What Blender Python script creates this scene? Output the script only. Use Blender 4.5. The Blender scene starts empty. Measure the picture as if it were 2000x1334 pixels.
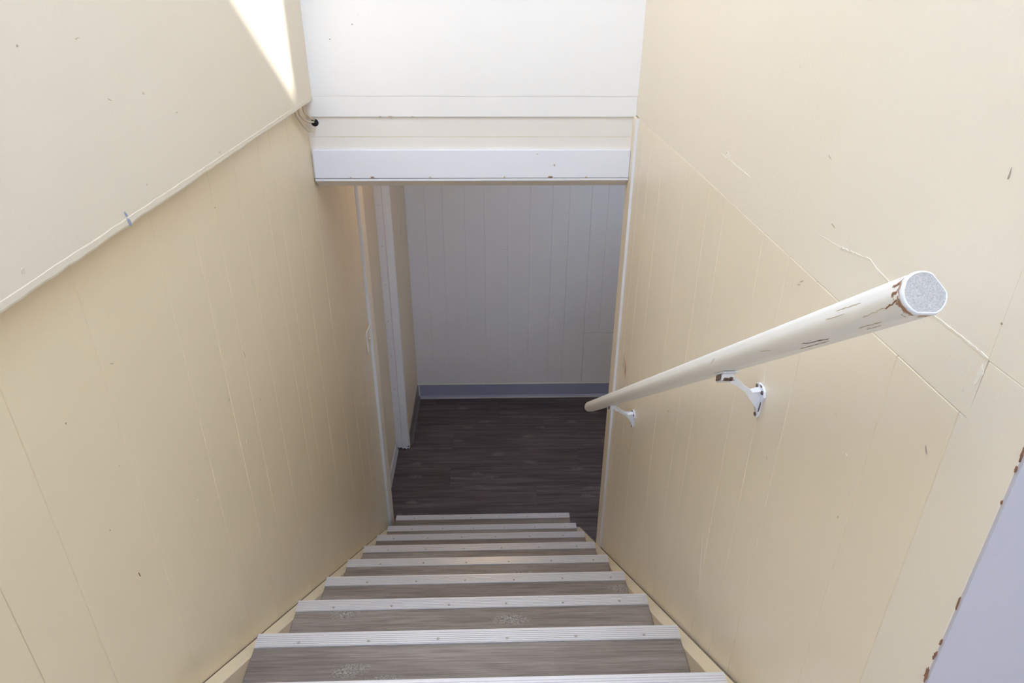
import bpy, bmesh, math, random
from mathutils import Vector, Matrix
random.seed(7)
SC = bpy.context.scene
COL = SC.collection

# ------------------------------------------------------------------ camera
cam_d = bpy.data.cameras.new('camera')
cam = bpy.data.objects.new('camera', cam_d)
COL.objects.link(cam)
cam_d.sensor_width = 36.0
cam_d.sensor_fit = 'HORIZONTAL'
cam_d.lens = 1343.17 / 2000 * 36
cam_d.clip_start = 0.02
_r = Vector((0.9995, -0.0304, 0.0055)).normalized()
_f = Vector((0.0295, 0.8844, -0.4658)).normalized()
_u = _r.cross(_f).normalized()
_r = _f.cross(_u).normalized()
cam.matrix_world = Matrix(((_r.x, _u.x, -_f.x, 0.5311), (_r.y, _u.y, -_f.y, -1.0795),
                           (_r.z, _u.z, -_f.z, 1.3111), (0, 0, 0, 1)))
SC.camera = cam

# ------------------------------------------------------------------ daylight
world = bpy.data.worlds.new('sky')
SC.world = world
world.use_nodes = True
bg = world.node_tree.nodes['Background']
bg.inputs['Color'].default_value = (0.62, 0.775, 1.0, 1)
bg.inputs['Strength'].default_value = 6.0

sun_d = bpy.data.lights.new('sun', 'SUN')
sun_d.energy = 12.5
sun_d.angle = math.radians(1.2)
sun_d.color = (1.0, 0.95, 0.87)
sun = bpy.data.objects.new('sun', sun_d)
COL.objects.link(sun)
sun_dir = Vector((-1.0, 1.553, -1.036)).normalized()
sun.rotation_euler = sun_dir.to_track_quat('-Z', 'Y').to_euler()
sun.location = (3, -4, 5)

# openings that let the daylight in; the portals only guide sampling of the sky and give no light themselves
ZC = 2.70
YR = -3.8
SKYLIGHTS = ((1.15, 2.05, -1.725, -1.12), (0.10, 0.90, -1.05, 0.35))       # x0, x1, y0, y1 in the upper ceiling
RWX0, RWX1, RWZ0, RWZ1 = 0.10, 1.10, 1.00, 2.40                            # window in the wall behind the camera
HWX0, HWX1, HWZ0, HWZ1 = 1.40, 2.15, -0.75, 0.05                           # unseen window added in the lower hall's front wall for fill light
def portal(name, loc, rot, sx, sy):
    d = bpy.data.lights.new(name, 'AREA')
    d.shape = 'RECTANGLE'
    d.size, d.size_y = sx, sy
    o = bpy.data.objects.new(name, d)
    COL.objects.link(o)
    o.location, o.rotation_euler = loc, rot
    d.cycles.is_portal = True
for x0, x1, y0, y1 in SKYLIGHTS:
    portal('skylight_portal', ((x0 + x1) / 2, (y0 + y1) / 2, ZC + 0.125), (0, 0, 0), x1 - x0, y1 - y0)
portal('window_portal', ((RWX0 + RWX1) / 2, YR - 0.12, (RWZ0 + RWZ1) / 2), (math.radians(90), 0, 0), RWX1 - RWX0, RWZ1 - RWZ0)
portal('fill_window_portal', ((HWX0 + HWX1) / 2, 1.07, (HWZ0 + HWZ1) / 2), (math.radians(90), 0, 0), HWX1 - HWX0, HWZ1 - HWZ0)

vs = SC.view_settings
vs.view_transform = 'Standard'
vs.look = 'None'
vs.exposure = 0.5
vs.gamma = 1.0
vs.use_curve_mapping = False
SC.cycles.max_bounces = 14
SC.cycles.diffuse_bounces = 10
SC.cycles.use_denoising = True

# ------------------------------------------------------------------ dimensions
W = 0.95                       # tread width
XL, XR = -0.04, 0.993          # stair wall faces
XB = -0.014                    # face of the upper left wall
RUN, RISE = 0.2619, 0.1891
K = RISE / RUN
YH = 1.156                     # face of the header
ZF = -1.49                     # lower floor
ZLC = 0.80                     # lower hall ceiling
ZLAND = RISE                   # landing
YB = 3.34                      # back wall of the lower hall
ZS = 0.935                     # seam on the right wall

# ------------------------------------------------------------------ materials
def new_mat(name):
    m = bpy.data.materials.new(name)
    m.use_nodes = True
    nt = m.node_tree
    b = nt.nodes['Principled BSDF']
    return m, nt, b

def noise(nt, scale, detail=4, rough=0.55, vec=None):
    n = nt.nodes.new('ShaderNodeTexNoise')
    n.inputs['Scale'].default_value = scale
    n.inputs['Detail'].default_value = detail
    n.inputs['Roughness'].default_value = rough
    if vec is not None:
        nt.links.new(vec, n.inputs['Vector'])
    return n

def ramp(nt, src, p0, p1, c0=(0, 0, 0, 1), c1=(1, 1, 1, 1)):
    r = nt.nodes.new('ShaderNodeValToRGB')
    r.color_ramp.elements[0].position = p0
    r.color_ramp.elements[1].position = p1
    r.color_ramp.elements[0].color = c0
    r.color_ramp.elements[1].color = c1
    nt.links.new(src, r.inputs['Fac'])
    return r

def mix(nt, fac, a, b, mode='MIX'):
    m = nt.nodes.new('ShaderNodeMix')
    m.data_type = 'RGBA'
    m.blend_type = mode
    for sock, v in ((m.inputs[0], fac), (m.inputs[6], a), (m.inputs[7], b)):
        if isinstance(v, bpy.types.NodeSocket):
            nt.links.new(v, sock)
        elif isinstance(v, (int, float)):
            sock.default_value = v
        else:
            sock.default_value = (*v, 1) if len(v) == 3 else v
    return m.outputs[2]

def geo_pos(nt):
    return nt.nodes.new('ShaderNodeNewGeometry').outputs['Position']

def bump(nt, b, height, strength, dist):
    bp = nt.nodes.new('ShaderNodeBump')
    bp.inputs['Strength'].default_value = strength
    bp.inputs['Distance'].default_value = dist
    nt.links.new(height, bp.inputs['Height'])
    nt.links.new(bp.outputs['Normal'], b.inputs['Normal'])

def paint(name, col, col2, rough=0.42, bump_s=0.12, bump_scale=260, chips=None, spec=0.5, speck=True):
    m, nt, b = new_mat(name)
    p = geo_pos(nt)
    n1 = noise(nt, 2.3, 5, 0.6, p)
    r1 = ramp(nt, n1.outputs['Fac'], 0.32, 0.7)
    c = mix(nt, r1.outputs['Color'], col, col2)
    if speck:                                   # sparse little dirt specks
        n2 = noise(nt, 55, 2, 0.5, p)
        r2 = ramp(nt, n2.outputs['Fac'], 0.76, 0.82)
        c = mix(nt, r2.outputs['Color'], c, tuple(v * 0.86 for v in col))
    if chips:
        n3 = noise(nt, chips[0], 5, 0.7, p)
        r3 = ramp(nt, n3.outputs['Fac'], chips[1], chips[1] + 0.015)
        c = mix(nt, r3.outputs['Color'], c, chips[2])
    nt.links.new(c, b.inputs['Base Color'])
    b.inputs['Roughness'].default_value = rough
    b.inputs['Specular IOR Level'].default_value = spec
    n4 = noise(nt, bump_scale, 3, 0.6, p)
    n5 = noise(nt, 14, 3, 0.5, p)
    ad = nt.nodes.new('ShaderNodeMath')
    ad.operation = 'MULTIPLY_ADD'
    nt.links.new(n5.outputs['Fac'], ad.inputs[0])
    ad.inputs[1].default_value = 2.5
    nt.links.new(n4.outputs['Fac'], ad.inputs[2])
    bump(nt, b, ad.outputs[0], bump_s, 0.002)
    return m

def vinyl(name, dark, light, knot, rough=0.5):
    m, nt, b = new_mat(name)
    tc = nt.nodes.new('ShaderNodeTexCoord')
    oi = nt.nodes.new('ShaderNodeObjectInfo')
    off = nt.nodes.new('ShaderNodeVectorMath')
    off.operation = 'SCALE'
    off.inputs[0].default_value = (37.0, 11.0, 23.0)
    nt.links.new(oi.outputs['Random'], off.inputs['Scale'])
    add = nt.nodes.new('ShaderNodeVectorMath')
    add.operation = 'ADD'
    nt.links.new(tc.outputs['Object'], add.inputs[0])
    nt.links.new(off.outputs[0], add.inputs[1])
    def mapped(s):
        mp = nt.nodes.new('ShaderNodeMapping')
        mp.inputs['Scale'].default_value = s
        nt.links.new(add.outputs[0], mp.inputs['Vector'])
        return mp.outputs[0]
    g1 = noise(nt, 1.0, 6, 0.65, mapped((2.2, 42, 42)))
    g2 = noise(nt, 1.0, 5, 0.7, mapped((9, 210, 210)))
    g3 = noise(nt, 1.0, 3, 0.5, mapped((1.6, 6, 6)))
    r1 = ramp(nt, g1.outputs['Fac'], 0.28, 0.72)
    c = mix(nt, r1.outputs['Color'], dark, light)
    r2 = ramp(nt, g2.outputs['Fac'], 0.30, 0.62, (0.62, 0.60, 0.60, 1), (1.08, 1.08, 1.08, 1))
    c = mix(nt, 1.0, c, r2.outputs['Color'], 'MULTIPLY')
    r3 = ramp(nt, g3.outputs['Fac'], 0.3, 0.7, (0.80, 0.76, 0.74, 1), (1.12, 1.12, 1.12, 1))
    c = mix(nt, 1.0, c, r3.outputs['Color'], 'MULTIPLY')
    # knots: rough patches, pale flakes in dark surrounds
    kw = noise(nt, 1.0, 4, 0.7, mapped((22, 40, 40)))
    wv = nt.nodes.new('ShaderNodeVectorMath')
    wv.operation = 'MULTIPLY_ADD'
    nt.links.new(kw.outputs['Color'], wv.inputs[0])
    wv.inputs[1].default_value = (0.22, 0.22, 0.22)
    nt.links.new(mapped((2.0, 5.0, 0.0)), wv.inputs[2])
    kn = nt.nodes.new('ShaderNodeTexVoronoi')
    kn.voronoi_dimensions = '2D'
    kn.inputs['Scale'].default_value = 1.0
    nt.links.new(wv.outputs[0], kn.inputs['Vector'])
    km = ramp(nt, kn.outputs['Distance'], 0.03, 0.11, (0.85, 0.85, 0.85, 1), (0, 0, 0, 1))
    fl = noise(nt, 1.0, 4, 0.8, mapped((190, 330, 330)))
    kc = ramp(nt, fl.outputs['Fac'], 0.42, 0.62, tuple(v * 0.55 for v in dark) + (1,), knot + (1,))
    c = mix(nt, km.outputs['Color'], c, kc.outputs['Color'])
    tone = nt.nodes.new('ShaderNodeMapRange')
    nt.links.new(oi.outputs['Random'], tone.inputs['Value'])
    tone.inputs['To Min'].default_value = 0.9
    tone.inputs['To Max'].default_value = 1.1
    hsv = nt.nodes.new('ShaderNodeHueSaturation')
    nt.links.new(c, hsv.inputs['Color'])
    nt.links.new(tone.outputs[0], hsv.inputs['Value'])
    nt.links.new(hsv.outputs[0], b.inputs['Base Color'])
    b.inputs['Roughness'].default_value = rough
    bump(nt, b, g2.outputs['Fac'], 0.25, 0.0012)
    return m

def plain(name, col, rough=0.5, metal=0.0, vary=0.15, scale=60):
    m, nt, b = new_mat(name)
    n = noise(nt, scale, 4, 0.6, geo_pos(nt))
    c = mix(nt, n.outputs['Fac'], tuple(v * (1 - vary) for v in col), tuple(min(1, v * (1 + vary)) for v in col))
    nt.links.new(c, b.inputs['Base Color'])
    b.inputs['Roughness'].default_value = rough
    b.inputs['Metallic'].default_value = metal
    return m

M_CREAM = paint('cream_paint', (0.86, 0.785, 0.655), (0.845, 0.765, 0.63), 0.36)
M_TAN = paint('tan_cream_paint', (0.78, 0.66, 0.48), (0.76, 0.635, 0.455), 0.36)
M_PATCH = plain('faint_patch', (0.66, 0.60, 0.51), 0.7)
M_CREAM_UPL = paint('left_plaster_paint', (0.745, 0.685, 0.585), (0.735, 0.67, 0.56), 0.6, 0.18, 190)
M_CREAM_L = paint('yellower_cream_paint', (0.80, 0.70, 0.52), (0.785, 0.68, 0.495), 0.36)
M_CREAM_UP = paint('cream_plaster_paint', (0.83, 0.775, 0.685), (0.82, 0.755, 0.655), 0.6, 0.18, 190)
M_WHITE = paint('white_paint', (0.83, 0.825, 0.83), (0.80, 0.795, 0.80), 0.45, 0.08, 200)
M_TRIM = paint('white_trim_paint', (0.79, 0.81, 0.89), (0.765, 0.785, 0.865), 0.35, 0.06, 200,
               chips=(38, 0.80, (0.30, 0.20, 0.13)))
M_OFFWHITE = paint('offwhite_paint', (0.80, 0.765, 0.735), (0.77, 0.73, 0.69), 0.5, 0.15, 160)
M_STRINGER = paint('cream_gloss_paint', (0.80, 0.71, 0.545), (0.75, 0.64, 0.46), 0.32, 0.2, 90,
                   chips=(30, 0.76, (0.16, 0.08, 0.04)))
M_RAILCAP = plain('bare_end_paint', (0.47, 0.45, 0.445), 0.8, 0, 0.6, 600)
M_HALLWALL = paint('pale_grey_hall_paint', (0.76, 0.76, 0.80), (0.73, 0.73, 0.77), 0.4)
M_BLUEGREY = paint('blue_grey_wall_paint', (0.56, 0.565, 0.66), (0.53, 0.535, 0.63), 0.45, 0.1, 150)
M_BASE = paint('grey_vinyl_base', (0.34, 0.36, 0.52), (0.30, 0.32, 0.47), 0.4, 0.05, 100)
M_BASE_L = paint('brown_grey_vinyl_base', (0.21, 0.195, 0.19), (0.17, 0.155, 0.15), 0.4, 0.05, 100)
M_BASEW = paint('pale_vinyl_base', (0.62, 0.62, 0.66), (0.55, 0.55, 0.58), 0.4, 0.05, 100)
M_FLOOR = vinyl('dark_vinyl_plank', (0.048, 0.036, 0.041), (0.180, 0.148, 0.162), (0.34, 0.31, 0.32))
M_TREAD = vinyl('grey_brown_vinyl_tread', (0.200, 0.165, 0.148), (0.370, 0.325, 0.300), (0.55, 0.51, 0.47))
M_RISER = vinyl('dark_riser', (0.06, 0.045, 0.04), (0.11, 0.09, 0.08), (0.2, 0.17, 0.15))
M_DARK = plain('dark_cavity', (0.012, 0.010, 0.014), 0.9)
M_BROWN = plain('bare_brown_wood', (0.26, 0.13, 0.08), 0.7, 0, 0.4, 200)
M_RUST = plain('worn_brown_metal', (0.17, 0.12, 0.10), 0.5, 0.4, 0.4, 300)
M_SCUFF = plain('grey_scuff', (0.56, 0.48, 0.385), 0.7)
M_DSCUFF = plain('dark_scuff', (0.42, 0.365, 0.31), 0.7)
M_JOINT = plain('shaded_joint', (0.20, 0.165, 0.13), 0.8, 0, 0.5, 40)  # dark tone standing in for the shade in the right stringer gap
M_BLUE = plain('blue_grey_scuff', (0.32, 0.36, 0.50), 0.6)
M_RED = plain('red_scribble', (0.42, 0.13, 0.12), 0.6)
M_FILL = plain('white_filler', (0.84, 0.82, 0.79), 0.7)
M_PALE = plain('pale_crack_paint', (0.86, 0.825, 0.755), 0.7)
M_CABLE = paint('painted_cable', (0.62, 0.545, 0.44), (0.56, 0.485, 0.38), 0.45, 0.1, 300)
M_NAIL = plain('steel_nail', (0.42, 0.40, 0.39), 0.35, 0.8, 0.3, 400)
M_TANLINE = plain('joint_line', (0.50, 0.42, 0.31), 0.8)  # tan tone of a scuff on the upper right wall
M_CONC = plain('landing_vinyl', (0.30, 0.26, 0.23), 0.6)

def alu():
    m, nt, b = new_mat('worn_white_aluminium')
    p = geo_pos(nt)
    mp = nt.nodes.new('ShaderNodeMapping')
    mp.inputs['Scale'].default_value = (26, 900, 900)
    nt.links.new(p, mp.inputs['Vector'])
    n = noise(nt, 1.0, 5, 0.7, mp.outputs[0])
    r = ramp(nt, n.outputs['Fac'], 0.66, 0.74)
    c = mix(nt, r.outputs['Color'], (0.72, 0.71, 0.74), (0.36, 0.31, 0.27))
    n2 = noise(nt, 9, 3, 0.5, p)
    c = mix(nt, n2.outputs['Fac'], c, (0.95, 0.94, 0.96), 'MULTIPLY')
    nt.links.new(c, b.inputs['Base Color'])
    b.inputs['Metallic'].default_value = 0.35
    b.inputs['Roughness'].default_value = 0.34
    return m
M_ALU = alu()

def rail_paint():
    m, nt, b = new_mat('worn_handrail_paint')
    tc = nt.nodes.new('ShaderNodeTexCoord')
    sep = nt.nodes.new('ShaderNodeSeparateXYZ')
    nt.links.new(tc.outputs['Object'], sep.inputs[0])
    n1 = noise(nt, 8, 5, 0.6, tc.outputs['Object'])
    c = mix(nt, n1.outputs['Fac'], (0.88, 0.875, 0.86), (0.82, 0.81, 0.795))
    # long thin scratches along the rail
    mp = nt.nodes.new('ShaderNodeMapping')
    mp.inputs['Scale'].default_value = (130, 16, 130)
    nt.links.new(tc.outputs['Object'], mp.inputs['Vector'])
    n2 = noise(nt, 1.0, 4, 0.6, mp.outputs[0])
    r2 = ramp(nt, n2.outputs['Fac'], 0.76, 0.79)
    c = mix(nt, r2.outputs['Color'], c, (0.33, 0.27, 0.24))
    # paint worn off to brown wood in a ring near the cut end
    n3 = noise(nt, 120, 5, 0.7, tc.outputs['Object'])
    mr = nt.nodes.new('ShaderNodeMapRange')
    mr.inputs['From Min'].default_value = 0.004
    mr.inputs['From Max'].default_value = 0.034
    mr.inputs['To Min'].default_value = 0.16
    mr.inputs['To Max'].default_value = -0.2
    nt.links.new(sep.outputs['Y'], mr.inputs['Value'])
    ad = nt.nodes.new('ShaderNodeMath')
    ad.operation = 'ADD'
    nt.links.new(n3.outputs['Fac'], ad.inputs[0])
    nt.links.new(mr.outputs[0], ad.inputs[1])
    r3 = ramp(nt, ad.outputs[0], 0.60, 0.64)
    c = mix(nt, r3.outputs['Color'], c, (0.36, 0.20, 0.13))
    nt.links.new(c, b.inputs['Base Color'])
    b.inputs['Roughness'].default_value = 0.4
    bump(nt, b, n1.outputs['Fac'], 0.25, 0.004)
    return m
M_RAIL = rail_paint()

# ------------------------------------------------------------------ builders
WLOC = {}
def link(o, wloc, parent=None):
    COL.objects.link(o)
    WLOC[o.name] = Vector(wloc)
    if parent is not None:
        o.parent = parent
        o.location = Vector(wloc) - WLOC[parent.name]
    else:
        o.location = wloc
    return o

def mk(name, bm, mat, parent=None, smooth=False):
    """bmesh in world coordinates -> object with its origin at the base centre"""
    bmesh.ops.recalc_face_normals(bm, faces=bm.faces[:])
    xs = [v.co.x for v in bm.verts]; ys = [v.co.y for v in bm.verts]; zs = [v.co.z for v in bm.verts]
    base = Vector(((min(xs) + max(xs)) / 2, (min(ys) + max(ys)) / 2, min(zs)))
    bmesh.ops.translate(bm, verts=bm.verts[:], vec=-base)
    me = bpy.data.meshes.new(name)
    bm.to_mesh(me)
    bm.free()
    me.materials.append(mat)
    if smooth:
        for p in me.polygons:
            p.use_smooth = True
    return link(bpy.data.objects.new(name, me), base, parent)

def empty(name, loc):
    o = bpy.data.objects.new(name, None)
    o.empty_display_size = 0.1
    return link(o, Vector(loc))

def tag(o, label, cat=None, kind=None, group=None):
    o['label'] = label
    if cat: o['category'] = cat
    if kind: o['kind'] = kind
    if group: o['group'] = group
    return o

def add_box(bm, x0, x1, y0, y1, z0, z1, bev=0.0, axis=None):
    vs_ = [bm.verts.new(p) for p in ((x0, y0, z0), (x1, y0, z0), (x1, y1, z0), (x0, y1, z0),
                                     (x0, y0, z1), (x1, y0, z1), (x1, y1, z1), (x0, y1, z1))]
    fs = [bm.faces.new([vs_[i] for i in f]) for f in ((0, 3, 2, 1), (4, 5, 6, 7), (0, 1, 5, 4),
                                                      (1, 2, 6, 5), (2, 3, 7, 6), (3, 0, 4, 7))]
    if bev:
        es = set(e for f in fs for e in f.edges)
        if axis is not None:                    # only the edges that run along one axis
            es = [e for e in es if abs((e.verts[0].co - e.verts[1].co).normalized()[axis]) > 0.9]
        bmesh.ops.bevel(bm, geom=list(es), offset=bev, segments=1, affect='EDGES')

def box(name, x0, x1, y0, y1, z0, z1, mat, parent=None, bev=0.0, axis=None):
    bm = bmesh.new()
    add_box(bm, x0, x1, y0, y1, z0, z1, bev, axis)
    return mk(name, bm, mat, parent)

def prism(name, prof, axis, a, b, mat, parent=None, bev=0.0, smooth=False):
    """closed 2-D profile extruded along an axis (0: profile is (y,z); 1: (x,z); 2: (x,y))"""
    bm = bmesh.new()
    def P(u, v, w):
        return (w, u, v) if axis == 0 else (u, w, v) if axis == 1 else (u, v, w)
    A = [bm.verts.new(P(u, v, a)) for u, v in prof]
    B = [bm.verts.new(P(u, v, b)) for u, v in prof]
    n = len(prof)
    fs = [bm.faces.new(A), bm.faces.new(B[::-1])]
    for i in range(n):
        fs.append(bm.faces.new((A[i], B[i], B[(i + 1) % n], A[(i + 1) % n])))
    if bev:
        bmesh.ops.bevel(bm, geom=list(set(e for f in fs for e in f.edges)), offset=bev, segments=1, affect='EDGES')
    return mk(name, bm, mat, parent, smooth)

def tube(name, pts, rad, mat, parent=None, seg=8, sub=6):
    """round bar swept along a smooth line through pts"""
    P = [Vector(p) for p in pts]
    L = []
    if len(P) > 2 and sub > 1:
        Q = [2 * P[0] - P[1]] + P + [2 * P[-1] - P[-2]]
        for i in range(1, len(Q) - 2):
            for k in range(sub):
                t = k / sub
                L.append(0.5 * ((2 * Q[i]) + (Q[i + 1] - Q[i - 1]) * t
                                + (2 * Q[i - 1] - 5 * Q[i] + 4 * Q[i + 1] - Q[i + 2]) * t * t
                                + (3 * Q[i] - Q[i - 1] - 3 * Q[i + 1] + Q[i + 2]) * t ** 3))
        L.append(P[-1])
    else:
        L = P
    bm = bmesh.new()
    rings = []
    n0 = None
    for i, p in enumerate(L):
        d = (L[min(i + 1, len(L) - 1)] - L[max(i - 1, 0)]).normalized()
        if n0 is None:
            n0 = d.orthogonal().normalized()
        n0 = (n0 - d * n0.dot(d)).normalized()
        bn = d.cross(n0)
        rings.append([bm.verts.new(p + rad * (math.cos(2 * math.pi * j / seg) * n0 + math.sin(2 * math.pi * j / seg) * bn))
                      for j in range(seg)])
    for a, b in zip(rings, rings[1:]):
        for j in range(seg):
            bm.faces.new((a[j], a[(j + 1) % seg], b[(j + 1) % seg], b[j]))
    bm.faces.new(rings[0]); bm.faces.new(rings[-1][::-1])
    return mk(name, bm, mat, parent, True)

def flake(name, plane, c, ru, rv, mat, parent, ang=0.0, n=9, th=0.0006, side=1, rough=0.35):
    """thin irregular chip lying on a wall; plane 0 = wall facing X, coords (y,z); plane 1 = facing Y, coords (x,z)"""
    bm = bmesh.new()
    top, bot = [], []
    for i in range(n):
        a = 2 * math.pi * i / n
        k = 1 + random.uniform(-rough, rough)
        u0, v0 = ru * k * math.cos(a), rv * k * math.sin(a)
        u = c[1] + u0 * math.cos(ang) - v0 * math.sin(ang)
        v = c[2] + u0 * math.sin(ang) + v0 * math.cos(ang)
        if plane == 0:
            top.append(bm.verts.new((c[0] + side * th, u, v))); bot.append(bm.verts.new((c[0] - side * th, u, v)))
        else:
            top.append(bm.verts.new((u, c[0] + side * th, v))); bot.append(bm.verts.new((u, c[0] - side * th, v)))
    bm.faces.new(top); bm.faces.new(bot[::-1])
    for i in range(n):
        bm.faces.new((top[i], bot[i], bot[(i + 1) % n], top[(i + 1) % n]))
    return mk(name, bm, mat, parent)

def ribbon(name, plane, x, pts, w, mat, parent, side=1, th=0.0007, jitter=0.3, sub=5):
    """thin uneven line (crack, joint, scratch) lying on a wall"""
    P = []
    for (u0, v0), (u1, v1) in zip(pts, pts[1:]):
        for k in range(sub):
            t = k / sub
            P.append((u0 + (u1 - u0) * t, v0 + (v1 - v0) * t))
    P.append(pts[-1])
    bm = bmesh.new()
    rows = []
    for i, (u, v) in enumerate(P):
        a = P[max(i - 1, 0)]; b = P[min(i + 1, len(P) - 1)]
        du, dv = b[0] - a[0], b[1] - a[1]
        l = math.hypot(du, dv) or 1
        nu, nv = -dv / l, du / l
        h = w / 2 * (1 + random.uniform(-jitter, jitter)) * (0.25 if i in (0, len(P) - 1) else 1)
        o = random.uniform(-jitter, jitter) * w * 0.6
        row = []
        for s, d in ((1, th), (-1, th), (-1, -th), (1, -th)):
            uu, vv = u + nu * (s * h + o), v + nv * (s * h + o)
            row.append(bm.verts.new((x + side * d, uu, vv) if plane == 0 else (uu, x + side * d, vv)))
        rows.append(row)
    for a, b in zip(rows, rows[1:]):
        for j in range(4):
            bm.faces.new((a[j], a[(j + 1) % 4], b[(j + 1) % 4], b[j]))
    bm.faces.new(rows[0]); bm.faces.new(rows[-1][::-1])
    return mk(name, bm, mat, parent)

S = 'structure'

# ------------------------------------------------------------------ lower hall floor, plank by plank
floor = box('floor', -0.30, 2.75, 0.9, YB + 0.15, ZF - 0.12, ZF - 0.004, M_DARK)
tag(floor, 'dark brown vinyl plank floor of the lower hall', 'floor', S)
rows_y = [1.02 + 0.1845 * i for i in range(13)]
row_joint = {2.127: 0.80, 2.311: 0.262, 2.496: 1.10, 2.68: 0.262, 2.865: 0.897, 3.05: 0.585}
plank_mesh = {}
for i, y0 in enumerate(rows_y):
    y1 = min(y0 + 0.1845, YB + 0.02)
    if y0 > YB: break
    j = next((v for k, v in row_joint.items() if abs(k - y0) < 0.03), 0.1 + 0.37 * (i * 3 % 4))
    cuts = [-0.28] + [c for c in (j - 1.22, j, j + 1.22, j + 2.44) if -0.2 < c < 2.7] + [2.7]
    for x0, x1 in zip(cuts, cuts[1:]):
        box('plank', x0 + 0.0004, x1 - 0.0004, y0 + 0.0004, y1 - 0.0004, ZF - 0.0039, ZF, M_FLOOR, floor, 0.0006)

# ------------------------------------------------------------------ left stair wall: grooved boards under a set-forward upper wall
wall_left = box('wall_left', -0.20, XL - 0.0061, YR, 1.80, ZF, 1.05, M_CREAM_L)
tag(wall_left, 'cream grooved board wall along the left side of the stairs', 'wall', S)
gl = [YR, -3.4, -3.0, -2.7, -2.4, -2.0, -1.6, -1.25, -0.95, -0.72, -0.49, -0.38, -0.19, 0.055, 0.21, 0.325, 0.48, 0.66, 0.76, 0.93, 1.15, 1.35, 1.50, 1.62, 1.80]
for y0, y1 in zip(gl, gl[1:]):
    box('board', XL - 0.006, XL, y0 + 0.0002, y1 - 0.0002, ZF, 1.05, M_CREAM_L, wall_left, 0.0013, 2)
wall_left_upper = box('wall_left_upper', -0.20, XB, YR, YH, 0.992, ZC + 0.02, M_CREAM_UPL)
tag(wall_left_upper, 'cream plaster upper left wall standing proud of the boards, with a sunlit wedge', 'wall', S)
bm = bmesh.new()
ys = [YR + (YH - 0.0005 - YR) * i / 200 for i in range(201)]
rw = []
for i, y in enumerate(ys):
    o = random.uniform(-0.0012, 0.0012)
    z0 = 0.979 + random.uniform(-0.0014, 0.0010)
    rw.append([bm.verts.new(p) for p in ((-0.0399, y, z0 + 0.001), (XB - 0.0005 + o * 0.3, y, z0), (XB + 0.0004 + o * 0.2, y, z0 + 0.003),
                                         (XB + 0.0005, y, 0.9905 + o), (XB - 0.0004, y, 0.9921 + o * 0.2), (-0.0399, y, 0.9919))])
for a, b in zip(rw, rw[1:]):
    for j in range(6):
        bm.faces.new((a[j], a[(j + 1) % 6], b[(j + 1) % 6], b[j]))
bm.faces.new(rw[0]); bm.faces.new(rw[-1][::-1])
trim = mk('trim_1', bm, M_CREAM_UPL)
tag(trim, 'ragged pale plaster edge along the bottom of the upper left wall', 'trim', S)
flake('paint_scuff', 0, (XB + 0.0006, -0.060, 0.984), 0.0035, 0.0085, M_BLUE, trim, 0.35)
flake('paint_scuff', 0, (XB, -0.064, 0.9975), 0.002, 0.006, M_BLUE, wall_left_upper, 0.5)
for y, z, ru, rv, a, m_ in ((0.346, 0.999, .005, .004, 0, M_PATCH), (0.184, 1.103, .004, .001, .3, M_SCUFF), (-0.07, 1.239, .005, .0008, .1, M_SCUFF),
                            (0.079, 1.149, .0025, .0015, 0, M_SCUFF), (-0.315, 1.007, .0035, .0035, .3, M_PATCH), (-0.026, 1.155, .005, .0007, -.4, M_SCUFF),
                            (-0.2, 1.24, .0018, .0014, 0, M_DSCUFF), (0.02, 1.02, .0022, .0012, 0, M_SCUFF)):
    flake('scuff_mark', 0, (XB, y, z), ru, rv, m_, wall_left_upper, a)
for y, z, ru, rv, a, m_ in ((0.25, 0.361, .009, .0015, .5, M_SCUFF), (-0.256, 0.46, .001, .006, 0.2, M_BROWN), (0.331, 0.889, .004, .0015, 0, M_SCUFF),
                            (-0.163, 0.797, .005, .001, -.5, M_SCUFF), (0.329, 0.542, .001, .009, .2, M_DSCUFF), (0.37, 0.393, .003, .004, .4, M_SCUFF),
                            (-0.298, 0.782, .0015, .0012, 0, M_DSCUFF), (-0.029, 0.416, .005, .0008, .1, M_SCUFF), (-0.286, 0.582, .0012, .0015, 0, M_DSCUFF),
                            (0.20, 0.50, .0025, .004, .3, M_SCUFF), (-0.22, 0.65, .002, .0012, 0, M_SCUFF), (0.05, 0.30, .003, .001, .8, M_SCUFF)):
    flake('scuff_mark', 0, (XL, y, z), ru, rv, m_, wall_left, a)

# ------------------------------------------------------------------ right stair wall
ZJ = ZS + 0.0006
wall_right = box('wall_right', 1.0001, 1.10, -0.608, 1.19, ZF, ZJ, M_CREAM)
tag(wall_right, 'cream grooved board wall on the right behind the handrail', 'wall', S)
gr = [-0.523, -0.407, -0.19, -0.09, 0.02, 0.23, 0.338, 0.525, 0.765, 0.917, 1.03, 1.114]
for y0, y1 in zip(gr, gr[1:]):
    box('board', XR, 1.0, y0 + 0.0002, y1 - 0.0002, ZF, ZS - 0.0006, M_CREAM, wall_right, 0.0012)
prism('corner_board', [(-0.608, ZF), (-0.5234, ZF), (-0.5234, ZS - 0.0006), (-0.5356, ZS - 0.0006), (-0.5356, 0.9995), (-0.608, 0.9995)], 0, XR, 1.0, M_CREAM_UP, wall_right, 0.0008)
wall_right_upper = box('wall_right_upper', XR, 1.10, -0.535, YH + 0.1, ZJ, ZC + 0.02, M_CREAM_UP)
tag(wall_right_upper, 'cream plaster upper right wall above the long horizontal seam', 'wall', S)
box('end_panel', XR, 1.10, -0.608, -0.5352, 1.0001, ZC + 0.02, M_CREAM_UP, wall_right_upper)
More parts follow.
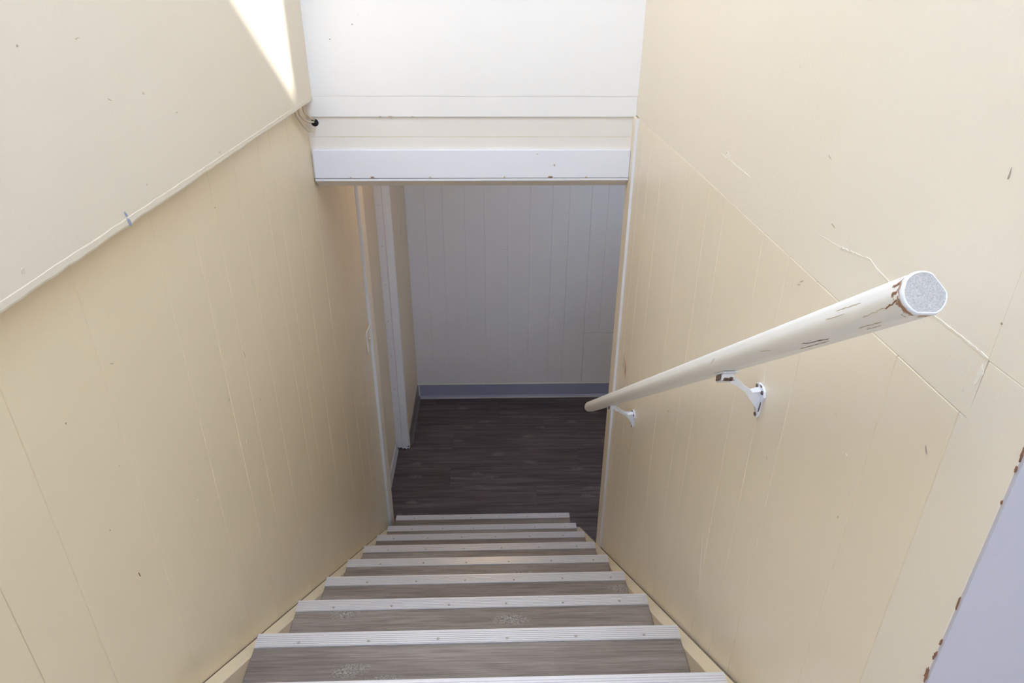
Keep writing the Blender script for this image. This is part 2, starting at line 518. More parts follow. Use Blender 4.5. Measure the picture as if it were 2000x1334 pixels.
ck = [(0.294, 1.006), (0.222, 1.005), (0.126, 1.003), (-0.056, 0.996), (-0.167, 0.996), (-0.229, 1.0), (-0.262, 1.005), (-0.305, 1.012), (-0.323, 1.007),
      (-0.356, 1.003), (-0.45, 1.003), (-0.486, 1.003), (-0.515, 1.002), (-0.534, 1.001)]
ribbon('crack', 0, XR, ck[:3], 0.0007, M_PALE, wall_right_upper, -1, 0.0004)
ribbon('crack', 0, XR, ck[4:6], 0.0005, M_PALE, wall_right_upper, -1, 0.0003, 0.6)
ribbon('crack', 0, XR, ck[5:8], 0.0013, M_PALE, wall_right_upper, -1, 0.0005, 0.9, 9)
ribbon('crack', 0, XR, ck[7:11], 0.0009, M_PALE, wall_right_upper, -1, 0.0005, 0.6)
ribbon('crack', 0, XR, ck[9:], 0.0020, M_PALE, wall_right_upper, -1, 0.0005, 0.4)
flake('filler_patch', 0, (XR, 0.255, 1.012), 0.015, 0.006, M_PALE, wall_right_upper, -0.1, 11, 0.0004, -1)
flake('filler_patch', 0, (XR, -0.531, 0.982), 0.0035, 0.010, M_PALE, wall_right_upper, 0.1, 11, 0.0004, -1)
for y, z, ru, rv, a, m_ in ((-0.483, 1.16, .0008, .005, 0, M_DSCUFF), (-0.535, 1.038, .0012, .001, 0, M_DSCUFF), (0.265, 1.014, .0014, .0016, 0, M_DSCUFF),
                            (-0.15, 1.10, .005, .0007, .3, M_SCUFF), (0.0, 1.2, .003, .0007, .3, M_SCUFF), (-0.2, 1.02, .006, .0008, .2, M_TANLINE)):
    flake('scuff_mark', 0, (XR, y, z), ru, rv, m_, wall_right_upper, a, side=-1)
for y, z, ru, rv, a, m_ in ((-0.499, 0.87, .0045, .001, .9, M_DSCUFF), (-0.146, 0.916, .006, .0009, -.6, M_SCUFF), (-0.139, 0.908, .004, .0007, -.4, M_SCUFF),
                            (-0.367, 0.764, .0015, .0012, 0, M_FILL), (-0.387, 0.676, .001, .0014, 0, M_SCUFF), (0.42, 0.31, .010, .0009, -.8, M_DSCUFF),
                            (-0.122, 0.897, .0018, .0018, 0, M_STRINGER), (-0.16, 0.60, .003, .0008, .4, M_SCUFF)):
    flake('scuff_mark', 0, (XR, y, z), ru, rv, m_, wall_right, a, side=-1)
for k, (y, m_) in enumerate(((1.012, M_DSCUFF), (1.000, M_SCUFF), (0.984, M_RED), (0.972, M_RED), (0.962, M_DSCUFF))):
    ribbon('scribble', 0, XR, [(y, 0.155 - k * .004), (y - 0.006, 0.128 - k * .006), (y - 0.003, 0.108 - k * .005)], 0.004, m_, wall_right, -1, 0.0004, 0.5, 3)
ribbon('crack', 0, XR, [(0.055, 0.235), (0.02, 0.10), (-0.072, -0.002)][:2], 0.0012, M_FILL, wall_right, -1, 0.0004)

# white return wall of the landing, at the near end of the right wall
wall_return = box('wall_landing', XR + 0.0006, 2.45, -0.612, -0.6082, ZLAND, ZC + 0.02, M_BLUEGREY)
tag(wall_return, 'pale blue-grey painted return wall at the lower right corner', 'wall', S)
box('backing', 1.1001, 2.45, -0.608, -0.55, ZLAND, ZC + 0.02, M_DARK, wall_return)
for z, h, w in ((0.945, 0.008, 0.0013), (0.931, 0.003, 0.0012), (0.893, 0.002, 0.0008), (0.765, 0.010, 0.0007), (0.706, 0.004, 0.0011), (0.685, 0.006, 0.0017), (0.657, 0.013, 0.0025)):
    flake('paint_chip', 0, (XR, -0.6088 + w * 0.4, z), w * 0.8, h * 0.9, M_BROWN, wall_right, random.uniform(-.12, .12), 15, 0.0007, -1, 0.5)

# ------------------------------------------------------------------ header over the foot of the stairs
wall_front = box('wall_front', XB - 0.10, XR + 0.10, YH, YH + 0.10, 0.991, ZC + 0.02, M_WHITE)
tag(wall_front, 'bright white upper wall facing the stairs above the low beam', 'wall', S)
box('lower_panel', XL + 0.0002, XR - 0.0002, YH, YH + 0.10, 0.930, 0.9904, M_WHITE, wall_front, 0.0005)
ribbon('crack', 1, YH, [(-0.01, 0.997), (0.15, 0.992), (0.35, 0.994), (0.5, 0.991), (0.7, 0.994), (0.97, 0.992)], 0.0016, M_OFFWHITE, wall_front, -1, 0.0004, 0.5)
for x, z in ((0.13, 1.192), (0.06, 1.152)):
    flake('speck', 1, (YH, x, z), 0.0022, 0.0018, M_DSCUFF, wall_front, side=-1)
for x, z, r in ((0.19, 0.9305, 0.005), (0.222, 0.9305, 0.008), (0.29, 0.9305, 0.005)):
    flake('paint_chip', 1, (YH, x, z), r, 0.0018, M_SCUFF, wall_front, side=-1)
trim_2 = box('trim_2', XL + 0.0002, XR - 0.0002, YH + 0.007, YH + 0.10, 0.868, 0.9298, M_OFFWHITE)
tag(trim_2, 'recessed off-white board between the white upper wall and the beam', 'trim', S)
box('lower_board', XL + 0.0002, XR - 0.0002, YH + 0.0072, YH + 0.10, 0.735, 0.8677, M_OFFWHITE, trim_2, 0.0006)
ribbon('crack', 1, YH + 0.0071, [(-0.03, 0.869), (0.1, 0.870), (0.2, 0.868), (0.35, 0.871), (0.5, 0.868), (0.7, 0.870), (0.98, 0.868)], 0.0010, M_CREAM_L, trim_2, -1, 0.0005, 0.7)
hole = tube('cable_hole', [(-0.016, YH + 0.0060, 0.911), (-0.016, YH + 0.0082, 0.911)], 0.0115, M_DARK, trim_2, 20, 1)
tag(hole, 'dark round hole where the cables enter')

beam = empty('low_beam', (0.475, YH + 0.03, 0.70))
tag(beam, 'long pale lavender-white boxed beam crossing above the foot of the stairs', 'beam')
fascia = box('fascia_board', -0.033, 0.9836, YH - 0.004, YH + 0.0069, 0.7385, 0.828, M_TRIM, beam, 0.0008)
prism('bottom_moulding', [(YH - 0.003, 0.7365), (YH - 0.003, 0.7295), (YH + 0.034, 0.704), (YH + 0.12, 0.704), (YH + 0.12, 0.7365)],
      0, -0.035, 0.9836, M_OFFWHITE, beam)
box('moulding_edge', -0.0345, 0.9830, YH - 0.0042, YH - 0.0031, 0.7300, 0.7365, M_TRIM, beam)
for x, z, r, m_ in ((0.15, 0.7415, 0.006, M_BROWN), (0.727, 0.7418, 0.0075, M_BROWN), (0.336, 0.741, 0.004, M_SCUFF), (0.577, 0.741, 0.003, M_SCUFF),
                    (0.845, 0.741, 0.004, M_SCUFF), (0.08, 0.741, 0.003, M_SCUFF)):
    flake('paint_chip', 1, (YH - 0.004, x, z), r, 0.0028, m_, fascia, side=-1)
flake('paint_chip', 1, (YH - 0.004, 0.739, 0.780), 0.0028, 0.005, M_DSCUFF, fascia, side=-1)
flake('paint_chip', 1, (YH - 0.004, 0.684, 0.816), 0.0025, 0.0015, M_SCUFF, fascia, side=-1)

# ------------------------------------------------------------------ trims at the ends of the stair walls
trim_3 = box('trim_3', 0.9845, 1.10, 1.1145, 1.19, ZF, ZS - 0.004, M_CREAM, None, 0.0008)
tag(trim_3, 'narrow upright corner board at the far end of the right stair wall', 'trim', S)
box('white_edge', 0.9848, XR, 1.1125, 1.1144, ZF, ZS - 0.004, M_TRIM, trim_3)
trim_4 = box('trim_4', -0.12, -0.027, 1.8025, 1.90, ZF, ZLC, M_CREAM, None, 0.0008)
tag(trim_4, 'narrow upright corner board at the far end of the left stair wall', 'trim', S)
box('white_edge', XL + 0.0002, -0.0275, 1.8004, 1.8024, ZF, ZLC, M_TRIM, trim_4)

# ------------------------------------------------------------------ lower hall: recess, door casing, left wall, back wall
wall_recess = box('wall_recess', -0.20, -0.116, 1.9002, 2.70, ZF, ZLC, M_TAN)
tag(wall_recess, 'cream recessed panel between the left corner board and the white door casing', 'wall', S)
bb = prism('baseboard_recess', [(-0.1158, ZF), (-0.100, ZF), (-0.104, ZF + 0.012), (-0.109, ZF + 0.055), (-0.1158, ZF + 0.058)], 1, 1.9005, 2.689, M_BASEW)
tag(bb, 'worn pale baseboard strip at the foot of the recessed panel', 'baseboard', S)
flake('paint_chip', 0, (-0.1075, 2.28, ZF + 0.045), 0.02, 0.01, M_BROWN, bb, 0.3)
casing = empty('door_casing', (-0.07, 2.69, ZF))
tag(casing, 'tall white upright door casing on the left of the lower hall', 'door casing')
box('casing_board', -0.1155, -0.072, 2.694, 2.714, ZF + 0.012, ZLC, M_TRIM, casing, 0.001)
box('casing_stop', -0.0716, -0.028, 2.690, 2.7139, ZF + 0.006, ZLC, M_TRIM, casing, 0.0015)
for k in range(7):
    flake('nail_mark', 1, (2.694, -0.094 + random.uniform(-.004, .004), -1.25 + 0.24 * k), 0.0035, 0.003, M_SCUFF, casing, side=-1)
for x, z in ((-0.105, ZF + 0.016), (-0.085, ZF + 0.014), (-0.06, ZF + 0.009), (-0.036, ZF + 0.011), (-0.033, ZF + 0.03)):
    flake('paint_chip', 1, (2.6935 if x < -0.072 else 2.6895, x, z), 0.007, 0.004, M_DARK, casing, side=-1)
wall_hall = box('wall_hall_left', -0.20, -0.0331, 2.7145, YB, ZF, ZLC, M_TAN)
tag(wall_hall, 'cream board wall of the lower hall between white casing and back corner', 'wall', S)
gh = [2.7145, 2.80, 2.93, 3.02, 3.19, YB - 0.0005]
for y0, y1 in zip(gh, gh[1:]):
    box('board', -0.033, -0.027, y0 + 0.0002, y1 - 0.0002, ZF, ZLC, M_TAN, wall_hall, 0.001, 2)
ribbon('scratch', 0, -0.027, [(3.02, -0.10), (3.10, 0.0), (3.16, 0.05)], 0.005, M_DSCUFF, wall_hall, 1, 0.0005, 0.6)
prof = [(0.0, ZF), (0.017, ZF), (0.016, ZF + 0.004), (0.0055, ZF + 0.022), (0.004, ZF + 0.112), (0.0, ZF + 0.114)]
bh = prism('baseboard_left', [(-0.0268 + u, z) for u, z in prof], 1, 2.74, YB - 0.0005, M_BASE_L)
tag(bh, 'grey vinyl cove base running to the back left corner', 'baseboard', S)

wall_back = box('wall_back', -0.25, 2.75, YB + 0.0061, YB + 0.12, ZF, ZLC, M_HALLWALL)
tag(wall_back, 'grooved board back wall of the lower hall in shade', 'wall', S)
gb = [-0.0268, 0.10, 0.215, 0.36, 0.49, 0.645, 0.794, 0.942, 1.053, 1.199, 1.308, 1.42, 1.62, 1.77, 2.0, 2.2, 2.45, 2.72]
for x0, x1 in zip(gb, gb[1:]):
    z0 = -0.951 if x0 > 1.19 else ZF
    box('board', x0 + 0.0002, x1 - 0.0002, YB, YB + 0.006, z0 + 0.0006, ZLC, M_HALLWALL, wall_back, 0.0011)
box('patch_panel', 1.2006, 2.72, YB - 0.001, YB + 0.006, ZF, -0.9516, M_HALLWALL, wall_back, 0.0012)
for (x, z, a) in ((0.62, -0.31, .2), (0.30, -0.9, .2), (1.05, -0.26, .1)):
    flake('scuff_mark', 1, (YB, x, z), 0.016, 0.0014, M_PATCH, wall_back, a, side=-1)
bk = prism('baseboard_back', [(YB - u, z) for u, z in prof][::-1], 0, -0.009, 2.72, M_BASE)
tag(bk, 'blue-grey vinyl cove base along the back wall of the lower hall', 'baseboard', S)
box('toe', -0.0088, 2.72, YB - 0.0205, YB - 0.0165, ZF, ZF + 0.011, M_BASEW, bk, 0.001)
box('caulk_line', -0.0262, 2.72, YB - 0.0044, YB - 0.0002, ZF + 0.1142, ZF + 0.122, M_FILL, bk)
wall_far = box('wall_hall_right', 2.70, 2.80, 1.1, YB, ZF, ZLC, M_CREAM)
tag(wall_far, 'cream side wall of the lower hall out of sight to the right', 'wall', S)
bm = bmesh.new()
for a in ((1.1002, HWX0, ZF, ZLC), (HWX1, 2.70, ZF, ZLC), (HWX0, HWX1, ZF, HWZ0), (HWX0, HWX1, HWZ1, ZLC)):
    add_box(bm, a[0], a[1], 1.09, 1.19, a[2], a[3])
wall_under = mk('wall_hall_front', bm, M_CREAM)
box('sun_blocker', 1.2, 3.4, -0.45, 1.0898, 0.30, 0.34, M_OFFWHITE, wall_under)      # unseen slab added outside to keep the sun out of the fill window
bm = bmesh.new()
for a in ((HWX0, HWX0 + 0.03, HWZ0, HWZ1), (HWX1 - 0.03, HWX1, HWZ0, HWZ1), (HWX0 + 0.03, HWX1 - 0.03, HWZ0, HWZ0 + 0.03), (HWX0 + 0.03, HWX1 - 0.03, HWZ1 - 0.03, HWZ1)):
    add_box(bm, a[0], a[1], 1.11, 1.16, a[2], a[3])
fill_win = mk('window_1', bm, M_TRIM)  # frame of the window added to brighten the lower hall
tag(fill_win, 'white frame of an added fill-light window behind the right stair wall, out of sight', 'window', S)
tag(wall_under, 'cream wall of the lower hall behind the right stair wall', 'wall', S)
bm = bmesh.new()
add_box(bm, -0.25, 2.80, YH + 0.1002, YB + 0.12, ZLC, ZLC + 0.06)
add_box(bm, 1.1002, 2.80, 1.05, YH + 0.1002, ZLC, ZLC + 0.06)
ceil_low = mk('ceiling_lower', bm, M_OFFWHITE)
tag(ceil_low, 'off-white ceiling of the lower hall hidden behind the beam', 'ceiling', S)

# ceiling lamp of the lower hall (its warm reflection shows on the tread edges)
lamp = empty('ceiling_lamp', (0.50, 2.05, ZLC - 0.075))
tag(lamp, 'small round warm ceiling lamp in the lower hall behind the beam', 'ceiling lamp')
def lathe(name, prof, cx, cy, mat, parent, seg=24):
    bm = bmesh.new()
    rings = [[bm.verts.new((cx + r * math.cos(2 * math.pi * j / seg), cy + r * math.sin(2 * math.pi * j / seg), z)) for j in range(seg)] for r, z in prof]
    for a, b in zip(rings, rings[1:]):
        for j in range(seg):
            bm.faces.new((a[j], a[(j + 1) % seg], b[(j + 1) % seg], b[j]))
    bm.faces.new(rings[0]); bm.faces.new(rings[-1][::-1])
    return mk(name, bm, mat, parent, True)
lathe('lamp_base', [(0.065, ZLC - 0.0002), (0.065, ZLC - 0.018), (0.05, ZLC - 0.02)], 0.5, 2.05, M_WHITE, lamp)
M_BULB, nt_, b_ = new_mat('warm_bulb_glass')
b_.inputs['Base Color'].default_value = (1, 0.9, 0.75, 1)
b_.inputs['Emission Color'].default_value = (1.0, 0.66, 0.34, 1)
b_.inputs['Emission Strength'].default_value = 85.0
lathe('bulb', [(0.015, ZLC - 0.021), (0.022, ZLC - 0.03), (0.030, ZLC - 0.045), (0.030, ZLC - 0.058), (0.020, ZLC - 0.071), (0.006, ZLC - 0.075)], 0.5, 2.05, M_BULB, lamp)

# ------------------------------------------------------------------ staircase
st = empty('staircase', (W / 2, 0.7, ZF))
tag(st, 'steep straight staircase of grey-brown vinyl treads with white metal nosings', 'staircase')
def nose(n):
    return (n - 1) * RUN, -(n - 1) * RISE + (0.0232 if n == 8 else 0)
# ribbed angle nosing profile, relative to the nose edge
SW = 0.035
strip_prof = [(0.0035, -0.022), (0.0035, 0.0010), (0.0020, 0.0030)]
for k in range(6):
    y = -0.0015 - k * (SW - 0.004) / 6
    strip_prof += [(y, 0.0034), (y - 0.0036, 0.0034), (y - 0.0041, 0.0022), (y - 0.0047, 0.0022)]
strip_prof += [(-SW + 0.001, 0.0030), (-SW, 0.0006), (-SW, 0.0001), (0.0015, 0.0001), (0.0015, -0.022)]
strip_me = nail_me = None
def copy_mesh(name, me, wloc, parent):
    return link(bpy.data.objects.new(name, me), Vector(wloc), parent)
for n in range(0, 9):
    y, z = nose(n)
    back = y - RUN - 0.012
    tr = box('tread', 0.0, W, back, y, z - 0.028, z, M_TREAD, st, 0.0008)
    if strip_me is None:
        s = prism('nosing_strip', [(y + u, z + v) for u, v in strip_prof], 0, 0.0, W, M_ALU, tr)
        strip_me = s.data; s_off = WLOC[s.name] - Vector((0, y, z))
        s['label'] = 'ribbed white metal nosing strip'
    else:
        s = copy_mesh('nosing_strip', strip_me, s_off + Vector((0, y, z)), tr)
        s['label'] = 'ribbed white metal nosing strip'
    x0 = {1: 0.096, 3: 0.131}.get(n, 0.10 + 0.022 * (n * 5 % 3 - 1))
    for k in range(6):
        c = Vector((x0 + 0.1545 * k, y - 0.0235 + random.uniform(-.0015, .0015), z + 0.0032))
        if nail_me is None:
            bm = bmesh.new()
            rr = [[bm.verts.new((c.x + r * math.cos(j * math.pi / 5), c.y + r * math.sin(j * math.pi / 5), c.z + h)) for j in range(10)]
                  for r, h in ((0.0036, 0), (0.0033, 0.0009), (0.0014, 0.0013))]
            for a, b in zip(rr, rr[1:]):
                for j in range(10):
                    bm.faces.new((a[j], a[(j + 1) % 10], b[(j + 1) % 10], b[j]))
            bm.faces.new(rr[0]); bm.faces.new(rr[2][::-1])
            o = mk('nail', bm, M_NAIL, tr)
            nail_me = o.data
        else:
            copy_mesh('nail', nail_me, c, tr)
    # riser under the nose, set back a little, down to the next tread
    zb = nose(n + 1)[1] if n < 8 else ZF
    box('riser', 0.0, W, y - 0.030, y - 0.012, zb + 0.0002, z - 0.0282, M_RISER, st)
box('bottom_step_side', 0.001, W - 0.001, nose(7)[0] + 0.01, nose(8)[0] - 0.031, ZF, nose(8)[1] - 0.0285, M_RISER, st)

def stringer(x0, x1):
    ya, yb = -0.262 - 0.25, 1.655
    top = lambda y: -K * y - 0.040
    prof_ = [(ya, top(ya)), (yb, top(yb)), (yb, ZF + 0.001), (yb - 0.10, ZF + 0.001), (ya, top(ya) - 0.40)]
    return prism('stringer', prof_, 0, x0, x1, M_STRINGER, st, 0.0015)
stringer(-0.0372, -0.0008)['label'] = 'cream painted stringer board against the left wall'
stringer(W + 0.0008, 0.9855)['label'] = 'cream painted stringer board against the right wall'
def gap_shade(x0, x1, drop, mat):  # dark coloured strips in place of the shade between stringers and walls
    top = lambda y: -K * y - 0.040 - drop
    return prism('gap_shade_strip', [(-0.5, top(-0.5)), (1.64, top(1.64)), (1.64, top(1.64) - 0.02), (-0.5, top(-0.5) - 0.02)], 0, x0, x1, mat, st)
gap_shade(-0.0398, -0.0374, 0.0006, M_RUST)  # brown metal tone standing in for the shade in the left stringer gap
gap_shade(0.9857, 0.9926, 0.004, M_JOINT)
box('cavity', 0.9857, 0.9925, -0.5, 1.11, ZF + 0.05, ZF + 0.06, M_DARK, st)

# landing behind the camera
land = box('floor_landing', XL, 2.45, YR, -RUN - 0.2745 + 0.0, ZLAND - 0.10, ZLAND, M_TREAD)
tag(land, 'grey-brown vinyl landing floor at the head of the stairs', 'floor', S)

# ------------------------------------------------------------------ upper hall shell with its skylight (behind and above the camera)
bm = bmesh.new()
for a in ((-0.20, RWX0, -0.2, ZC + 0.02), (RWX1, 2.55, -0.2, ZC + 0.02), (RWX0, RWX1, -0.2, RWZ0), (RWX0, RWX1, RWZ1, ZC + 0.02)):
    add_box(bm, a[0], a[1], YR - 0.1, YR, a[2], a[3])
wall_rear = mk('wall_rear', bm, M_CREAM_UP)
tag(wall_rear, 'cream wall at the back of the landing, behind the viewer', 'wall', S)
bm = bmesh.new()
for a in ((RWX0, RWX0 + 0.04, RWZ0, RWZ1), (RWX1 - 0.04, RWX1, RWZ0, RWZ1), (RWX0 + 0.04, RWX1 - 0.04, RWZ0, RWZ0 + 0.04), (RWX0 + 0.04, RWX1 - 0.04, RWZ1 - 0.04, RWZ1)):
    add_box(bm, a[0], a[1], YR - 0.08, YR - 0.03, a[2], a[3])
win2 = mk('window_2', bm, M_TRIM)
tag(win2, 'white window frame in the wall behind the viewer', 'window', S)
wall_side = box('wall_landing_side', 2.45, 2.55, YR, -0.5, -0.2, ZC + 0.02, M_CREAM_UP)
tag(wall_side, 'cream side wall of the landing, out of view to the right', 'wall', S)
xs_ = sorted({-0.20, 2.55, *[v for o in SKYLIGHTS for v in o[:2]]})
ys_ = sorted({YR - 0.1, YH + 0.1, *[v for o in SKYLIGHTS for v in o[2:]]})
bm = bmesh.new()
for xa, xb in zip(xs_, xs_[1:]):
    for ya, yb in zip(ys_, ys_[1:]):
        if not any(o[0] <= xa and xb <= o[1] and o[2] <= ya and yb <= o[3] for o in SKYLIGHTS):
            add_box(bm, xa, xb, ya, yb, ZC + 0.0202, ZC + 0.10)
ceil = mk('ceiling', bm, M_WHITE)
tag(ceil, 'white ceiling of the upper hall above the picture, with skylight openings', 'ceiling', S)
t_ = 0.02
for n_, (xa, xb, ya, yb) in enumerate(SKYLIGHTS):
    bm = bmesh.new()
    for a in ((xa - t_, xa - .0005, ya - t_, yb + t_), (xb + .0005, xb + t_, ya - t_, yb + t_),
              (xa - .0005, xb + .0005, ya - t_, ya - .0005), (xa - .0005, xb + .0005, yb + .0005, yb + t_)):
        add_box(bm, *a, ZC + 0.1002, ZC + 0.115)
    win = mk('window_%d' % (n_ + 3), bm, M_TRIM)
    tag(win, ('small white skylight frame in the ceiling over the right of the landing', 'long white skylight frame in the ceiling over the stairs')[n_], 'skylight', S)

# ------------------------------------------------------------------ handrail
KR = 0.7235
P0 = Vector((0.915, -0.532, 1.067)); P1 = Vector((0.915, 1.200, -0.186))
LEN = (P1 - P0).length
RAD = 0.0205
hr = empty('handrail', (0.954, 0.3, 0.0))
tag(hr, 'sloping round cream-white painted wooden handrail on the right wall', 'handrail')
bm = bmesh.new()
seg = 40
def prof_r(a):
    # round with a slightly flattened lower right side, as the worn end shows
    r = RAD * 1.02
    for ang, lim in ((34, 0.86), (-92, 0.90), (160, 0.97)):
        d = math.cos(a - math.radians(ang))
        if d > lim: r = min(r, RAD * 1.02 * lim / d)
    return r
st_y = [(0.0, 0.90), (0.0022, 0.985), (0.006, 1.0)] + [(0.02 + i * (LEN - 0.04) / 24, 1.0) for i in range(25)] + \
       [(LEN - 0.010, 0.97), (LEN - 0.004, 0.86), (LEN - 0.001, 0.68), (LEN, 0.45)]
rings = []
for y, k in st_y:
    rings.append([bm.verts.new((prof_r(2 * math.pi * j / seg) * k * math.cos(2 * math.pi * j / seg), y,
                                prof_r(2 * math.pi * j / seg) * k * math.sin(2 * math.pi * j / seg))) for j in range(seg)])
for a, b in zip(rings, rings[1:]):
    for j in range(seg):
        bm.faces.new((a[j], a[(j + 1) % seg], b[(j + 1) % seg], b[j]))
bm.faces.new(rings[0]); bm.faces.new(rings[-1][::-1])
bmesh.ops.recalc_face_normals(bm, faces=bm.faces[:])
me = bpy.data.meshes.new('rail'); bm.to_mesh(me); bm.free()
me.materials.append(M_RAIL)
for p in me.polygons: p.use_smooth = len(p.vertices) == 4
rail = link(bpy.data.objects.new('rail', me), P0, hr)
ROT = -math.atan(KR)
rail.rotation_euler = (ROT, 0, 0)
# rough bare end: lumpy disc with a painted rim
def rail_child(name, bm_, mat, smooth=False):
    bmesh.ops.recalc_face_normals(bm_, faces=bm_.faces[:])
    me_ = bpy.data.meshes.new(name); bm_.to_mesh(me_); bm_.free(); me_.materials.append(mat)
    if smooth:
        for p in me_.polygons: p.use_smooth = True
    o = bpy.data.objects.new(name, me_)
    COL.objects.link(o)
    o.parent = rail
    WLOC[o.name] = P0
    return o
bm = bmesh.new()
rr = []
for k in (0.90, 0.74, 0.55, 0.42, 0.28, 0.12):
    rr.append([bm.verts.new((prof_r(2 * math.pi * j / seg) * k * math.cos(2 * math.pi * j / seg), -0.0006 - random.uniform(0, 0.0002),
                             prof_r(2 * math.pi * j / seg) * k * math.sin(2 * math.pi * j / seg))) for j in range(seg)])
for a, b in zip(rr, rr[1:]):
    for j in range(seg):
        bm.faces.new((a[j], a[(j + 1) % seg], b[(j + 1) % seg], b[j]))
bm.faces.new(rr[-1])
bk_ = [bm.verts.new((v.co.x, 0.0004, v.co.z)) for v in rr[0]]
for j in range(seg):
    bm.faces.new((rr[0][j], bk_[j], bk_[(j + 1) % seg], rr[0][(j + 1) % seg]))
bm.faces.new(bk_[::-1])
e = rail_child('rough_end', bm, M_RAILCAP)
e['label'] = 'rough grey cut end of the rail'
bm = bmesh.new()
rim_prof = ((0.89, -0.0002), (0.90, -0.0009), (0.93, -0.0011), (0.975, -0.0003), (1.012, 0.0020), (1.010, 0.0040), (0.94, 0.0040), (0.89, 0.0006))
rr = []
for j in range(seg):
    a = 2 * math.pi * j / seg
    w = random.uniform(-0.0004, 0.0004)
    rr.append([bm.verts.new((prof_r(a) * k * math.cos(a), y + w * (0.5 if y < 0 else 2.0), prof_r(a) * k * math.sin(a))) for k, y in rim_prof])
for j in range(seg):
    a, b = rr[j], rr[(j + 1) % seg]
    for i in range(len(rim_prof)):
        bm.faces.new((a[i], a[(i + 1) % len(rim_prof)], b[(i + 1) % len(rim_prof)], b[i]))
e = rail_child('paint_rim', bm, M_TRIM, True)
e['label'] = 'thick bluish-white paint rim around the rail end'

def rail_scratch(y0, y1, a0, a1, w, mat, sub=10):
    bm_ = bmesh.new()
    rows = []
    for i in range(sub + 1):
        t = i / sub
        y = y0 + (y1 - y0) * t
        a = a0 + (a1 - a0) * t + random.uniform(-0.03, 0.03)
        h = w / RAD / 2 * (0.2 if i in (0, sub) else random.uniform(0.5, 1.3))
        rows.append([bm_.verts.new(((prof_r(b_ % (2 * math.pi)) + d) * math.cos(b_), y, (prof_r(b_ % (2 * math.pi)) + d) * math.sin(b_)))
                     for b_, d in ((a - h, 0.0003), (a + h, 0.0003), (a + h, -0.0004), (a - h, -0.0004))])
    for p_, q_ in zip(rows, rows[1:]):
        for j in range(4):
            bm_.faces.new((p_[j], p_[(j + 1) % 4], q_[(j + 1) % 4], q_[j]))
    bm_.faces.new(rows[0]); bm_.faces.new(rows[-1][::-1])
    rail_child('scratch', bm_, mat)
D_ = math.radians
for y0, y1, a0, a1, w, m_ in ((0.155, 0.215, 238, 226, .0012, M_RUST), (0.165, 0.235, 252, 247, .0012, M_BROWN), (0.05, 0.09, 235, 232, .0010, M_SCUFF),
                              (0.07, 0.12, 165, 160, .0010, M_SCUFF), (0.10, 0.14, 180, 176, .0008, M_SCUFF), (0.03, 0.07, 200, 206, .0007, M_SCUFF),
                              (0.30, 0.33, 215, 205, .0010, M_SCUFF), (0.52, 0.54, 170, 190, .0010, M_SCUFF), (0.06, 0.085, 250, 248, .0014, M_DSCUFF),
                              (0.007, 0.017, 150, 153, .0026, M_BROWN), (0.007, 0.015, 173, 171, .0030, M_BROWN), (0.008, 0.030, 192, 203, .0016, M_BROWN)):
    rail_scratch(y0, y1, D_(a0), D_(a1), w, m_)

